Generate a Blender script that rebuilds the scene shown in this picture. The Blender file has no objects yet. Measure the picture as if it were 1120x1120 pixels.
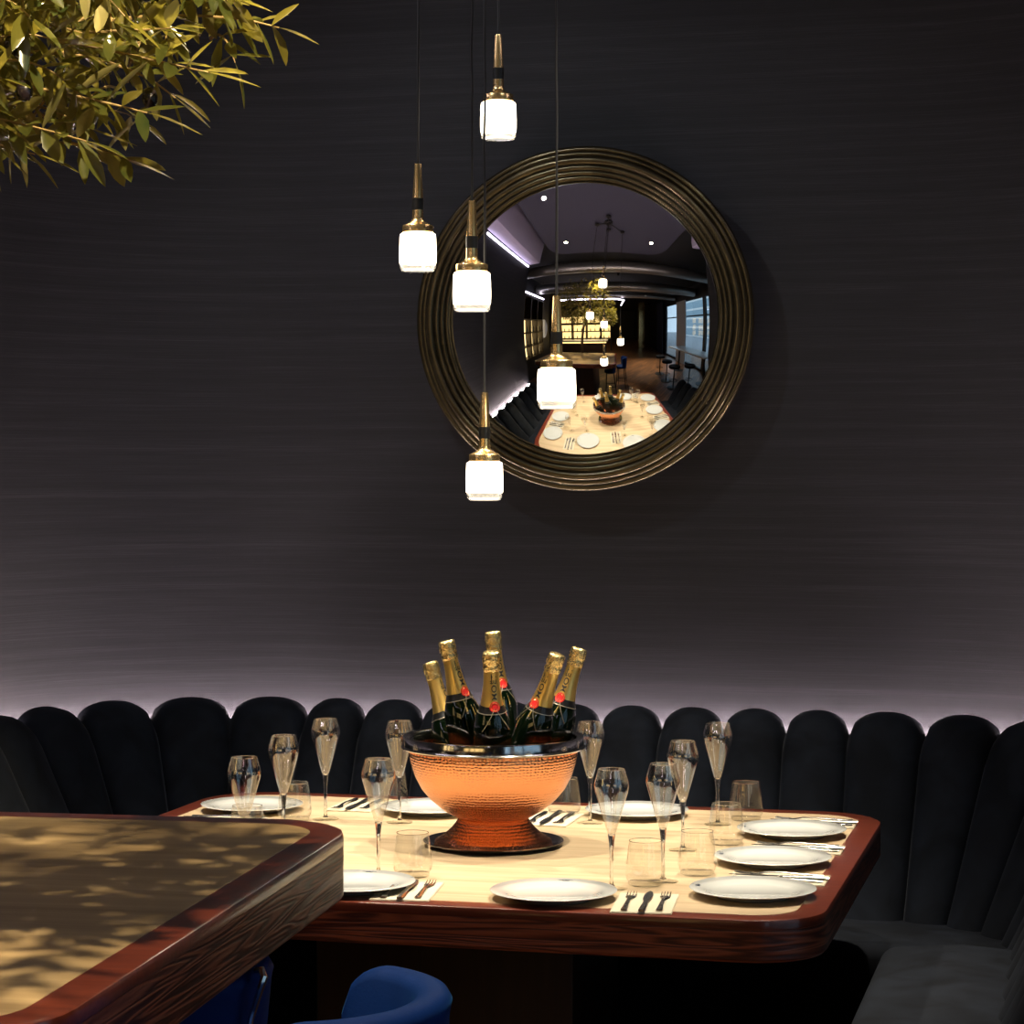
import bpy, bmesh, math, random
from mathutils import Vector, Matrix
PI = math.pi
SC = bpy.context.scene
COL = SC.collection
random.seed(7)

# ------------------------------------------------------------------ mesh builder
class MB:
    def __init__(self): self.v = []; self.f = []
    def add(self, vs, fs, M=None):
        o = len(self.v)
        for p in vs:
            p = Vector(p)
            self.v.append(tuple(M @ p if M else p))
        self.f += [tuple(i + o for i in q) for q in fs]
        return self
    def lathe(self, prof, n=32, M=None):
        vs = []; fs = []; rings = []
        for r, z in prof:
            if r < 1e-6: rings.append([len(vs)]); vs.append((0, 0, z))
            else:
                rings.append(list(range(len(vs), len(vs) + n)))
                vs += [(r * math.cos(2*PI*k/n), r * math.sin(2*PI*k/n), z) for k in range(n)]
        for a, b in zip(rings, rings[1:]):
            for k in range(n):
                k2 = (k + 1) % n
                if len(a) == 1 and len(b) == 1: continue
                if len(a) == 1: fs.append((a[0], b[k2], b[k]))
                elif len(b) == 1: fs.append((a[k], a[k2], b[0]))
                else: fs.append((a[k], a[k2], b[k2], b[k]))
        return self.add(vs, fs, M)
    def tube(self, pts, rad, n=8, M=None):
        pts = [Vector(p) for p in pts]
        if not isinstance(rad, (list, tuple)): rad = [rad] * len(pts)
        vs = []; fs = []; up = None
        for i, p in enumerate(pts):
            t = (pts[min(i+1, len(pts)-1)] - pts[max(i-1, 0)]).normalized()
            if up is None: up = Vector((0, 0, 1)) if abs(t.z) < .9 else Vector((1, 0, 0))
            a = t.cross(up)
            if a.length < 1e-5: a = t.orthogonal()
            a.normalize(); b = a.cross(t).normalized(); up = b
            vs += [p + (a * math.cos(2*PI*k/n) + b * math.sin(2*PI*k/n)) * rad[i] for k in range(n)]
        for i in range(len(pts) - 1):
            for k in range(n):
                k2 = (k + 1) % n
                fs.append((i*n + k, (i+1)*n + k, (i+1)*n + k2, i*n + k2))
        fs.append(tuple(range(n))); fs.append(tuple(range(len(vs) - 1, len(vs) - n - 1, -1)))
        return self.add(vs, fs, M)
    def box(self, x0, x1, y0, y1, z0, z1, bev=0.0, seg=2, M=None):
        bm = bmesh.new()
        bmesh.ops.create_cube(bm, size=1)
        for v in bm.verts:
            v.co = Vector(((x0+x1)/2 + v.co.x*(x1-x0), (y0+y1)/2 + v.co.y*(y1-y0), (z0+z1)/2 + v.co.z*(z1-z0)))
        if bev > 0:
            bmesh.ops.bevel(bm, geom=list(bm.edges), offset=bev, segments=seg, affect='EDGES', profile=.5)
        bm.verts.index_update()
        self.add([v.co for v in bm.verts], [[v.index for v in f.verts] for f in bm.faces], M)
        bm.free(); return self
    def loops(self, rings, cap0=True, cap1=True, M=None, closed=True):
        n = len(rings[0]); vs = [p for r in rings for p in r]; fs = []
        m = n if closed else n - 1
        for i in range(len(rings) - 1):
            for k in range(m):
                k2 = (k + 1) % n
                fs.append((i*n + k, i*n + k2, (i+1)*n + k2, (i+1)*n + k))
        if cap0: fs.append(tuple(range(n - 1, -1, -1)))
        if cap1: fs.append(tuple(range(len(vs) - n, len(vs))))
        return self.add(vs, fs, M)
    def build(self, name, mat, parent=None, angle=40, recalc=True):
        me = bpy.data.meshes.new(name)
        me.from_pydata(self.v, [], self.f)
        if recalc:
            bm = bmesh.new(); bm.from_mesh(me)
            bmesh.ops.recalc_face_normals(bm, faces=bm.faces); bm.to_mesh(me); bm.free()
        if angle > 0:
            for p in me.polygons: p.use_smooth = True
            me.set_sharp_from_angle(angle=math.radians(angle))
        me.materials.append(mat)
        o = bpy.data.objects.new(name, me); COL.objects.link(o)
        if parent: o.parent = parent
        return o

def tag(o, label, cat, group=None):
    o['label'] = label; o['category'] = cat
    if group: o['group'] = group
    return o
def empty(name, loc=(0, 0, 0), rz=0.0):
    o = bpy.data.objects.new(name, None); o.empty_display_size = .05
    COL.objects.link(o); o.location = loc; o.rotation_euler = (0, 0, rz)
    return o
def struct(o): o['kind'] = 'structure'; return o
def dup(root, loc=None, rz=None, label=None, group=None):
    def cp(o, par):
        c = o.copy(); COL.objects.link(c); c.parent = par
        for ch in list(o.children): cp(ch, c)
        return c
    r = cp(root, None)
    if loc is not None: r.location = loc
    if rz is not None: r.rotation_euler = (0, 0, rz)
    if label: r['label'] = label
    if group: r['group'] = group
    return r
def rr(x0, x1, y0, y1, r, z, ins=0.0, n=8):
    x0 += ins; x1 -= ins; y0 += ins; y1 -= ins
    rs = r if isinstance(r, (list, tuple)) else [r]*4
    out = []
    for (cx, cy, a0), q in zip(((x1, y0, -PI/2), (x1, y1, 0), (x0, y1, PI/2), (x0, y0, PI)), rs):
        q = max(q - ins, .004)
        sx = -1 if cx == x1 else 1; sy = 1 if cy == y0 else -1
        for k in range(n + 1):
            a = a0 + PI/2 * k / n
            out.append((cx + sx*q + q*math.cos(a), cy + sy*q + q*math.sin(a), z))
    return out

# ------------------------------------------------------------------ materials
def mat(name, col, rough=.5, metal=0.0, **kw):
    m = bpy.data.materials.new(name); m.use_nodes = True
    b = m.node_tree.nodes['Principled BSDF']
    b.inputs['Base Color'].default_value = (*col, 1); b.inputs['Roughness'].default_value = rough
    b.inputs['Metallic'].default_value = metal
    for k, v in kw.items():
        b.inputs[k.replace('_', ' ')].default_value = v
    return m
class NT:
    def __init__(s, m): s.t = m.node_tree; s.b = s.t.nodes.get('Principled BSDF')
    def n(s, typ, **kw):
        nd = s.t.nodes.new(typ)
        for k, v in kw.items():
            if k in nd.inputs: nd.inputs[k].default_value = v
            else: setattr(nd, k, v)
        return nd
    def l(s, a, b): s.t.links.new(a, b)
    def coords(s, scale=(1, 1, 1), rot=(0, 0, 0), kind='Object'):
        tc = s.n('ShaderNodeTexCoord'); mp = s.n('ShaderNodeMapping')
        mp.inputs['Scale'].default_value = scale; mp.inputs['Rotation'].default_value = rot
        s.l(tc.outputs[kind], mp.inputs['Vector']); return mp.outputs['Vector']
    def noise(s, vec, scale, detail=4, rough=.55, dist=0.0):
        n = s.n('ShaderNodeTexNoise'); n.inputs['Scale'].default_value = scale
        n.inputs['Detail'].default_value = detail; n.inputs['Roughness'].default_value = rough
        n.inputs['Distortion'].default_value = dist
        s.l(vec, n.inputs['Vector']); return n.outputs['Fac']
    def ramp(s, fac, stops):
        r = s.n('ShaderNodeValToRGB'); e = r.color_ramp.elements
        while len(e) < len(stops): e.new(.5)
        for q, (p, c) in zip(e, stops): q.position = p; q.color = (*c, 1)
        s.l(fac, r.inputs['Fac']); return r.outputs['Color']
    def bump(s, h, strength=.3, dist=.002):
        b = s.n('ShaderNodeBump'); b.inputs['Strength'].default_value = strength; b.inputs['Distance'].default_value = dist
        s.l(h, b.inputs['Height']); s.l(b.outputs['Normal'], s.b.inputs['Normal'])
    def base(s, c): s.l(c, s.b.inputs['Base Color'])

def wood(name, dark, light, rough, along, fine, bump=.3, bdist=.0015, coat=0.0, sc=1.0, dist=1.5):
    """stretched grain: along = axis index of the grain"""
    m = mat(name, light, rough); t = NT(m)
    s = [fine]*3; s[along] = fine*.05
    v = t.coords(tuple(x*sc for x in s))
    f = t.noise(v, 1.0, 5, .6, dist)
    t.base(t.ramp(f, [(.28, dark), (.5, [(a+b)/2 for a, b in zip(dark, light)]), (.72, light)]))
    if bump: t.bump(f, bump, bdist)
    if coat: t.b.inputs['Coat Weight'].default_value = coat; t.b.inputs['Coat Roughness'].default_value = .08
    return m
def apron_wood(name):
    m = mat(name, (.12, .03, .015), .42); t = NT(m)
    v = t.coords((1.4, 1.4, 26))
    w = t.n('ShaderNodeTexNoise'); w.inputs['Scale'].default_value = 1.3; w.inputs['Detail'].default_value = 2; w.inputs['Distortion'].default_value = .6
    t.l(v, w.inputs['Vector'])
    mu = t.n('ShaderNodeMath', operation='MULTIPLY'); t.l(w.outputs['Fac'], mu.inputs[0]); mu.inputs[1].default_value = 48
    sn = t.n('ShaderNodeMath', operation='SINE'); t.l(mu.outputs[0], sn.inputs[0])
    ma = t.n('ShaderNodeMapRange'); t.l(sn.outputs[0], ma.inputs['Value']); ma.inputs['From Min'].default_value = -1
    f2 = t.noise(t.coords((8, 8, 160)), 1.5, 4)
    mx = t.n('ShaderNodeMix'); mx.inputs['Factor'].default_value = .45
    t.l(ma.outputs['Result'], mx.inputs[2]); t.l(f2, mx.inputs[3])
    t.base(t.ramp(mx.outputs[0], [(.2, (.055, .010, .005)), (.5, (.18, .040, .016)), (.8, (.33, .088, .036))]))
    t.bump(mx.outputs[0], .5, .002)
    t.b.inputs['Coat Weight'].default_value = .12; t.b.inputs['Coat Roughness'].default_value = .25
    return m

M = {}
M['inlay'] = wood('pale_oak_veneer', (.36, .255, .14), (.62, .475, .295), .5, 0, 9, .08, .0005, dist=2.5)
M['inlay_shaded'] = wood('shaded_oak_veneer', (.25, .165, .075), (.46, .335, .175), .5, 0, 9, .08, .0005, dist=2.5)  # pale veneer darkened and warmed; the bar table's shade is in the colour
M['border'] = wood('mahogany_border', (.10, .018, .009), (.19, .038, .016), .28, 0, 50, .1, .0004, coat=.5)
M['apron'] = apron_wood('mahogany_apron')
M['pedestal'] = wood('dark_pedestal_wood', (.012, .006, .004), (.03, .014, .008), .45, 2, 30)
M['velvet'] = mat('charcoal_velvet', (.016, .0165, .021), .85, Sheen_Weight=.14, Sheen_Roughness=.3, Specular_IOR_Level=.2, Sheen_Tint=(.5, .55, .65, 1))
_t = NT(M['velvet']); _f = _t.noise(_t.coords((1, 1, 1)), 9, 3, .5, .6)
_t.base(_t.ramp(_f, [(.35, (.0048, .0063, .0100)), (.65, (.0110, .0145, .0225))])); _t.bump(_t.noise(_t.coords(), 260, 2), .15, .001)
M['blue_velvet'] = mat('royal_blue_velvet', (.002, .026, .16), .6, Sheen_Weight=.15, Sheen_Roughness=.3, Sheen_Tint=(.05, .35, 1, 1), Specular_IOR_Level=.2)
_t = NT(M['blue_velvet']); _t.bump(_t.noise(_t.coords(), 240, 2), .25, .001)
# grasscloth wall
M['wall'] = mat('dark_grasscloth', (.03, .03, .035), .6, Specular_IOR_Level=.25); _t = NT(M['wall'])
_a = _t.noise(_t.coords((3.5, 3.5, 420)), 1.0, 5, .7, .15); _b = _t.noise(_t.coords((.25, .25, 45)), 1.0, 3)
_m = _t.n('ShaderNodeMix'); _m.inputs['Factor'].default_value = .35; _t.l(_a, _m.inputs[2]); _t.l(_b, _m.inputs[3])
_t.base(_t.ramp(_m.outputs[0], [(.3, (.0055, .0058, .0080)), (.52, (.0118, .0122, .0160)), (.75, (.029, .029, .035))])); _t.bump(_m.outputs[0], .35, .002)
M['dark_wall'] = mat('black_paint', (.012, .012, .014), .6)
M['raft'] = mat('plum_grey_plaster', (.032, .031, .052), .8)
M['lilac'] = mat('lilac_plaster', (.35, .31, .45), .8)
M['ceiling'] = mat('black_open_ceiling', (.008, .008, .009), .8)
M['copper'] = mat('hammered_copper', (.86, .39, .19), .27, 1.0); _t = NT(M['copper'])
_tc = _t.n('ShaderNodeTexCoord'); _sx = _t.n('ShaderNodeSeparateXYZ'); _t.l(_tc.outputs['Object'], _sx.inputs[0])
_at = _t.n('ShaderNodeMath', operation='ARCTAN2'); _t.l(_sx.outputs['Y'], _at.inputs[0]); _t.l(_sx.outputs['X'], _at.inputs[1])
_ma = _t.n('ShaderNodeMath', operation='MULTIPLY'); _t.l(_at.outputs[0], _ma.inputs[0]); _ma.inputs[1].default_value = 21
_mz = _t.n('ShaderNodeMath', operation='MULTIPLY'); _t.l(_sx.outputs['Z'], _mz.inputs[0]); _mz.inputs[1].default_value = 150
_cx = _t.n('ShaderNodeCombineXYZ'); _t.l(_ma.outputs[0], _cx.inputs[0]); _t.l(_mz.outputs[0], _cx.inputs[1])
_v = _t.n('ShaderNodeTexVoronoi', voronoi_dimensions='2D'); _v.inputs['Scale'].default_value = 1; _v.inputs['Randomness'].default_value = .35; _t.l(_cx.outputs[0], _v.inputs['Vector'])
_t.bump(_v.outputs['Distance'], .55, .003)
M['steel'] = mat('polished_steel', (.74, .73, .71), .12, 1.0)
M['cutlery'] = mat('satin_steel_cutlery', (.78, .76, .72), .2, 1.0)
M['brass'] = mat('brushed_brass', (.98, .68, .30), .25, .97)
M['black_metal'] = mat('black_metal', (.012, .012, .012), .4, .3)
M['black_rubber'] = mat('black_cord', (.01, .01, .01), .55)
M['frame'] = mat('dark_bronze_frame', (.17, .12, .058), .24, .8); _t = NT(M['frame'])
_f = _t.noise(_t.coords((3, 3, 3)), 6, 4); _t.base(_t.ramp(_f, [(.3, (.044, .034, .018)), (.7, (.092, .074, .040))]))
M['mirror'] = mat('silvered_glass', (.86, .87, .86), 0.0, 1.0)
M['porcelain'] = mat('white_porcelain', (.60, .61, .575), .12, Coat_Weight=.5, Coat_Roughness=.03)
M['emblem'] = mat('dark_print', (.02, .03, .05), .4)
M['napkin'] = mat('cream_paper_napkin', (.62, .55, .40), .8)
M['bottle'] = mat('dark_green_bottle_glass', (.0015, .005, .0015), .04, Coat_Weight=1.0, Coat_Roughness=.02)
M['foil'] = mat('gold_foil', (1.0, .69, .21), .3, .93); _t = NT(M['foil'])
_t.bump(_t.noise(_t.coords((1, 1, .35)), 160, 3), .22, .002)
M['capfoil'] = mat('crinkled_gold_foil', (.98, .74, .32), .22, .95); _t = NT(M['capfoil'])
_t.bump(_t.noise(_t.coords((1, 1, .6)), 190, 2), .9, .004)
M['seal'] = mat('red_seal_wax', (.75, .02, .02), .35)
M['blacklabel'] = mat('black_neck_band', (.008, .008, .008), .3)
M['print'] = mat('black_ink', (.012, .010, .008), .5)
M['ribbon'] = mat('silver_edged_ribbon', (.55, .48, .36), .3, .8)
M['trunk'] = mat('olive_bark', (.16, .11, .07), .85); _t = NT(M['trunk']); _t.bump(_t.noise(_t.coords((1, 1, .3)), 40, 5), .8, .01)
M['twig'] = mat('olive_twig', (.30, .20, .07), .7)
M['olive'] = mat('black_olive', (.012, .008, .010), .25)
M['terracotta'] = mat('grey_planter', (.05, .05, .05), .7)
M['white_top'] = mat('white_marble_top', (.75, .74, .72), .25)
M['fabric_white'] = mat('sheer_white_curtain', (.75, .78, .8), .9, Transmission_Weight=.25)
M['dark_curtain'] = mat('navy_curtain', (.012, .015, .028), .9)
M['duct'] = mat('galvanised_duct', (.35, .34, .32), .35, .9)
M['window_frame'] = mat('window_frame_paint', (.015, .015, .016), .5)
M['pavement'] = mat('pale_pavement', (.4, .41, .43), .9)
M['facade'] = mat('pale_facade', (.5, .47, .42), .9); _t = NT(M['facade'])
_br = _t.n('ShaderNodeTexBrick', Scale=.55); _br.inputs['Color1'].default_value = (.30, .42, .48, 1); _br.inputs['Color2'].default_value = (.42, .52, .58, 1)
_br.inputs['Mortar'].default_value = (.9, .88, .84, 1); _br.inputs['Mortar Size'].default_value = .10; _br.inputs['Brick Width'].default_value = .9; _br.inputs['Row Height'].default_value = 1.35
_t.l(_t.coords((1, 1, 1), (PI/2, 0, PI/2)), _br.inputs['Vector']); _t.base(_br.outputs['Color'])
def leafmat():
    m = mat('olive_leaf', (.08, .1, .03), .27); t = NT(m)
    g = t.n('ShaderNodeNewGeometry'); f = t.noise(t.coords(), 14, 3)
    c1 = t.ramp(f, [(.3, (.010, .024, .007)), (.7, (.085, .080, .014))])
    c2 = t.ramp(f, [(.3, (.07, .075, .025)), (.7, (.26, .22, .08))])
    mx = t.n('ShaderNodeMix', data_type='RGBA'); t.l(g.outputs['Backfacing'], mx.inputs['Factor']); t.l(c1, mx.inputs[6]); t.l(c2, mx.inputs[7])
    t.base(mx.outputs[2])
    tr = t.n('ShaderNodeBsdfTranslucent'); tr.inputs['Color'].default_value = (.46, .40, .06, 1)
    ms = t.n('ShaderNodeMixShader'); ms.inputs[0].default_value = .24
    out = t.t.nodes['Material Output']; t.l(t.b.outputs[0], ms.inputs[1]); t.l(tr.outputs[0], ms.inputs[2]); t.l(ms.outputs[0], out.inputs['Surface'])
    return m
M['leaf'] = leafmat()
def thin_glass(name, tint=(.97, .97, .95), base=.09, power=4.0):
    m = bpy.data.materials.new(name); m.use_nodes = True; t = NT(m); t.t.nodes.remove(t.b)
    lw = t.n('ShaderNodeLayerWeight'); lw.inputs['Blend'].default_value = .5
    p = t.n('ShaderNodeMath', operation='POWER'); t.l(lw.outputs['Facing'], p.inputs[0]); p.inputs[1].default_value = power
    r = t.n('ShaderNodeMapRange'); t.l(p.outputs[0], r.inputs['Value']); r.inputs['To Min'].default_value = base; r.inputs['To Max'].default_value = .95
    tr = t.n('ShaderNodeBsdfTransparent'); tr.inputs['Color'].default_value = (*tint, 1)
    gl = t.n('ShaderNodeBsdfGlossy'); gl.inputs['Roughness'].default_value = .02; gl.inputs['Color'].default_value = (1, 1, 1, 1)
    ms = t.n('ShaderNodeMixShader'); t.l(r.outputs['Result'], ms.inputs[0]); t.l(tr.outputs[0], ms.inputs[1]); t.l(gl.outputs[0], ms.inputs[2])
    t.l(ms.outputs[0], t.t.nodes['Material Output'].inputs['Surface']); return m
M['glass'] = thin_glass('thin_drinking_glass', base=.25, power=3.2)
M['glass_disc'] = thin_glass('clear_glass_disc', base=.03, power=9)
M['tumbler'] = thin_glass('thin_tumbler_glass', base=.10, power=3.5)
M['window_glass'] = thin_glass('window_pane_glass', (.93, .97, .98), .05)
M['clear'] = thin_glass('clear_lamp_glass', (.9, .9, .88), .12, 3)
M['solid_glass'] = mat('solid_glass', (1, 1, 1), 0.0, Transmission_Weight=1.0, IOR=1.48)
def emit(name, col, strength):
    m = bpy.data.materials.new(name); m.use_nodes = True; t = NT(m); t.t.nodes.remove(t.b)
    e = t.n('ShaderNodeEmission'); e.inputs['Color'].default_value = (*col, 1); e.inputs['Strength'].default_value = strength
    t.l(e.outputs[0], t.t.nodes['Material Output'].inputs['Surface']); return m
M['lamp'] = emit('glowing_opal_glass', (1, .86, .66), 9)
M['lamp_base'] = emit('glowing_lamp_foot', (1, .93, .82), 2.0)
M['led'] = emit('led_strip_light', (1, .80, .79), 230.0)
M['led_cove'] = emit('cove_led_light', (.88, .80, 1), 10.0)
M['dl'] = emit('downlight_lens', (1, .86, .62), 60)
M['shelf_light'] = emit('lit_shelf_back', (1, .70, .30), 3.2)
M['bar_light'] = emit('lit_bar_back', (1, .66, .24), 2.2)
def floor_mat():
    m = mat('herringbone_oak_floor', (.1, .05, .025), .35); t = NT(m)
    v = t.coords((1, 1, 1), (0, 0, PI/4))
    br = t.n('ShaderNodeTexBrick'); br.inputs['Scale'].default_value = 2.2; br.inputs['Brick Width'].default_value = 1.0; br.inputs['Row Height'].default_value = .2
    br.inputs['Color1'].default_value = (.24, .11, .045, 1); br.inputs['Color2'].default_value = (.11, .055, .028, 1); br.inputs['Mortar'].default_value = (.02, .012, .008, 1)
    br.inputs['Mortar Size'].default_value = .012
    t.l(v, br.inputs['Vector']); t.base(br.outputs['Color']); return m
M['floor'] = floor_mat()

# ------------------------------------------------------------------ room shell
CRX0, CRX1, CRY, CRR = -2.32, -.57, 6.04, .62      # corner centres of the rounded booth, radius of the cushion crest
SEG = [('L', -2.94, 4.55, 6.04), ('A', -2.32, 6.04, PI, PI/2), ('T', 6.66, -2.32, -.57), ('A', -.57, 6.04, PI/2, 0), ('R', .05, 6.04, 4.64)]
LEN = [6.04-4.55, CRR*PI/2, 1.75, CRR*PI/2, 6.04-4.64]
def path(s, off=0.0):
    """point of the U path at arclength s (from the left end), shifted outwards by off; returns (x, y, nx, ny)"""
    i = 0
    while i < 4 and s > LEN[i]: s -= LEN[i]; i += 1
    k = SEG[i]
    if k[0] == 'L': return (k[1]-off, k[2]+s, -1, 0)
    if k[0] == 'T': return (k[2]+s, k[1]+off, 0, 1)
    if k[0] == 'R': return (k[1]+off, k[2]-s, 1, 0)
    a = k[3] + (k[4]-k[3]) * s / LEN[i]
    return (k[1]+(CRR+off)*math.cos(a), k[2]+(CRR+off)*math.sin(a), math.cos(a), math.sin(a))
S_T0 = LEN[0] + LEN[1]; S_END = sum(LEN)
def wall_shell():
    mb = MB(); pts_i = []; pts_o = []
    ss = [-.12] + [LEN[0]*k/4 for k in range(5)] + [LEN[0]+LEN[1]*k/16 for k in range(1, 17)] + [S_T0+1.75*k/8 for k in range(1, 9)] + \
         [S_T0+1.75+LEN[3]*k/16 for k in range(1, 17)] + [S_T0+1.75+LEN[3]+.84*k/4 for k in range(1, 5)]
    for s in ss:
        p = path(max(s, 0), .21); q = path(max(s, 0), .33)
        dy = min(s, 0)
        pts_i.append((p[0], p[1]+dy)); pts_o.append((q[0], q[1]+dy))
    out = pts_i + pts_o[::-1]
    mb.loops([[(x, y, 0) for x, y in out], [(x, y, 3.95) for x, y in out]])
    return mb
struct(wall_shell().build('wall_back', M['wall'], angle=30))
struct(MB().box(-7, 4.2, -13, 7.3, -.1, 0).build('floor', M['floor'], angle=0))
struct(MB().box(-7, 4.2, -13, 7.3, 3.95, 4.05).build('ceiling', M['ceiling'], angle=0))
def raft():
    mb = MB(); mb.loops([rr(-2.57, -.28, 4.44, 6.55, .35, 3.5, .01), rr(-2.57, -.28, 4.44, 6.55, .35, 3.51), rr(-2.57, -.28, 4.44, 6.55, .35, 3.62)])
    return mb
struct(raft().build('ceiling_raft', M['raft']))
struct(MB().box(-3.14, -2.86, 4.46, 6.1, 3.36, 3.9, .01).build('ceiling_soffit_left', M['lilac']))
struct(MB().box(-.02, .24, 5.25, 6.1, 3.36, 3.9, .01).build('ceiling_soffit_right', M['lilac']))
struct(MB().box(-4.5, -3.27, 4.3, 4.43, 0, 3.95).build('wall_left_return', M['dark_wall'], angle=0))
struct(MB().box(-4.6, -4.5, .0, 4.43, 0, 3.95).build('wall_left', M['dark_wall'], angle=0))
struct(MB().box(-7, -4.5, -.1, 0, 0, 3.95).build('wall_left_step', M['dark_wall'], angle=0))
struct(MB().box(-7, -6.9, -13, 0, 0, 3.95).build('wall_bar_side', M['dark_wall'], angle=0))
struct(MB().box(.39, 2.75, 5.2, 5.32, 0, 3.95).build('wall_right_return', M['dark_wall'], angle=0))
struct(MB().box(-7, 2.75, -13, -12.9, 0, 3.95).build('wall_far', M['dark_wall'], angle=0))
struct(MB().box(2.6, 2.75, -13, -2.0, 0, 3.95).build('wall_right_far', M['dark_wall'], angle=0))
struct(MB().box(2.6, 2.75, 4.3, 5.2, 0, 3.95).build('wall_right_near', M['dark_wall'], angle=0))
struct(MB().box(2.6, 2.75, -2.0, 4.3, 3.35, 3.95).build('wall_right_header', M['dark_wall'], angle=0))
# street windows in the right wall
wy = [-2.0, .1, 2.2, 4.3]
for i in range(3):
    a, b = wy[i], wy[i+1]
    fm = MB()
    fm.box(2.6, 2.72, a, a+.07, 0, 3.35); fm.box(2.6, 2.72, b-.07, b, 0, 3.35); fm.box(2.6, 2.72, a+.07, b-.07, 0, .1); fm.box(2.6, 2.72, a+.07, b-.07, 3.27, 3.35)
    fm.box(2.62, 2.70, a+.07, b-.07, 2.45, 2.51)
    w = struct(fm.build('window_%d' % (i+1), M['window_frame'], angle=0))
    MB().box(2.655, 2.665, a+.07, b-.07, .1, 3.27).build('pane', M['window_glass'], w, angle=0)
struct(MB().box(2.75, 30, -30, 30, -.2, -.05).build('ground_street', M['pavement'], angle=0))
fb = tag(MB().box(14, 16, -20, 22, -.05, 9).build('street_building', M['facade'], angle=0), 'pale building across the street, seen through the window in the mirror', 'building')

# ------------------------------------------------------------------ banquette
def channel(s0, s1, root):
    w = s1 - s0; ns, nz = 14, 18; rings = []
    zb = .41
    vs = []; fs = []
    def P(u, o, z):
        x, y, nx, ny = path(s0 + w*u, 0)
        return (x - nx*o, y - ny*o, z)
    for j in range(nz + 1):
        for i in range(ns + 1):
            u = i/ns; e = 2*u - 1
            ztop = .88 + .068*math.sqrt(max(0, 1 - (abs(e))**2.2))
            tt = j/nz; tt = 1 - (1-tt)**1.6
            z = zb + (ztop - zb)*tt
            rake = .235*(max(0, .90 - z))/.48
            bul = .048*math.sqrt(max(0, 1 - (abs(e)*.985)**2))
            d = ztop - z
            rnd = math.sqrt(max(0, 1 - max(0, 1 - d/.06)**2)) if d < .06 else 1
            o = -.045 + (rake + .045 + bul + .012) * rnd + (0 if rnd == 1 else 0)
            vs.append(P(u, o, z))
    n = ns + 1
    for j in range(nz):
        for i in range(ns):
            fs.append((j*n+i, j*n+i+1, (j+1)*n+i+1, (j+1)*n+i))
    off = len(vs)
    for j in (0, 1):
        for i in range(n):
            u = i/ns; e = 2*u-1
            ztop = .88 + .068*math.sqrt(max(0, 1 - (abs(e))**2.2))
            vs.append(P(u, -.046, zb if j == 0 else ztop))
    for i in range(ns):
        fs.append((off+i, off+n+i, off+n+i+1, off+i+1))           # back
        fs.append((i, off+i, off+i+1, i+1))                        # bottom
        fs.append((nz*n+i, nz*n+i+1, off+n+i+1, off+n+i))          # top join
    for i in (0, ns):
        col = [j*n+i for j in range(nz+1)]
        fs.append(tuple(col + [off+n+i, off+i]))
    MB().add(vs, fs).build('back_channel', M['velvet'], root, angle=60)
def sweep(sA, sB, sec, n):
    rings = []
    for k in range(n+1):
        s = sA + (sB-sA)*k/n
        x, y, nx, ny = path(s, 0)
        rings.append([(x - nx*o, y - ny*o, z) for o, z in sec])
    return MB().loops(rings)
def seat_section(z, o0=.17, o1=.585, zb=.10, r=.05):
    sec = [(o0, zb), (o1-.05, zb), (o1-.05, zb+.02), (o1-.012, zb+.05), (o1, z-.09)]
    for k in range(1, 7):
        a = PI/2*k/6
        sec.append((o1 - r + r*math.cos(a), z - r + r*math.sin(a) - .0))
    sec += [(o1-.2, z+.012), (o0, z)]
    return sec
S_B0 = S_T0 + (-2.29+2.32); S_B1 = S_T0 + (-.695+2.32)
def banquette(name_lbl, bounds, seats, leds, grp='banquette sections of the booth'):
    root = empty('banquette', (0, 0, 0))
    tag(root, name_lbl, 'banquette', grp)
    for a, b in zip(bounds, bounds[1:]): channel(a, b, root)
    for (a, b, z, n) in seats:
        sweep(a, b, seat_section(z), n).build('seat', M['velvet'], root, angle=50)
    for (a, b, n) in leds:
        sweep(a, b, [(-.172, .842), (-.188, .842), (-.188, .848), (-.172, .848)], n).build('led_strip', M['led'], root, angle=0)
        sweep(a, b, [(-.06, .02), (-.075, .02), (-.075, .84), (-.06, .84)], n).build('back_board', M['dark_wall'], root, angle=0)
    return root
nb = [S_B0 + (S_B1-S_B0)*k/9 for k in range(10)]
banquette('straight charcoal velvet banquette along the wall under the round mirror', nb, [(S_B0, S_B1, .43, 6)], [(S_B0, S_B1, 6)])
nl = 11; lb = [S_B0*k/nl for k in range(nl+1)]
banquette('charcoal velvet banquette curving round the left corner of the booth', lb, [(.0, LEN[0], .43, 4), (LEN[0], S_B0, .43, 14)], [(0, S_B0, 30)])
nr = 12; rb = [S_B1 + (S_END-S_B1)*k/nr for k in range(nr+1)]
S_R = S_T0 + 1.75 + LEN[3] + .18
banquette('charcoal velvet banquette curving round the right corner of the booth', rb, [(S_B1, S_R, .42, 16), (S_R+.004, S_END, .465, 6)], [(S_B1, S_T0+1.75+LEN[3]+.8, 30)])

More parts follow.
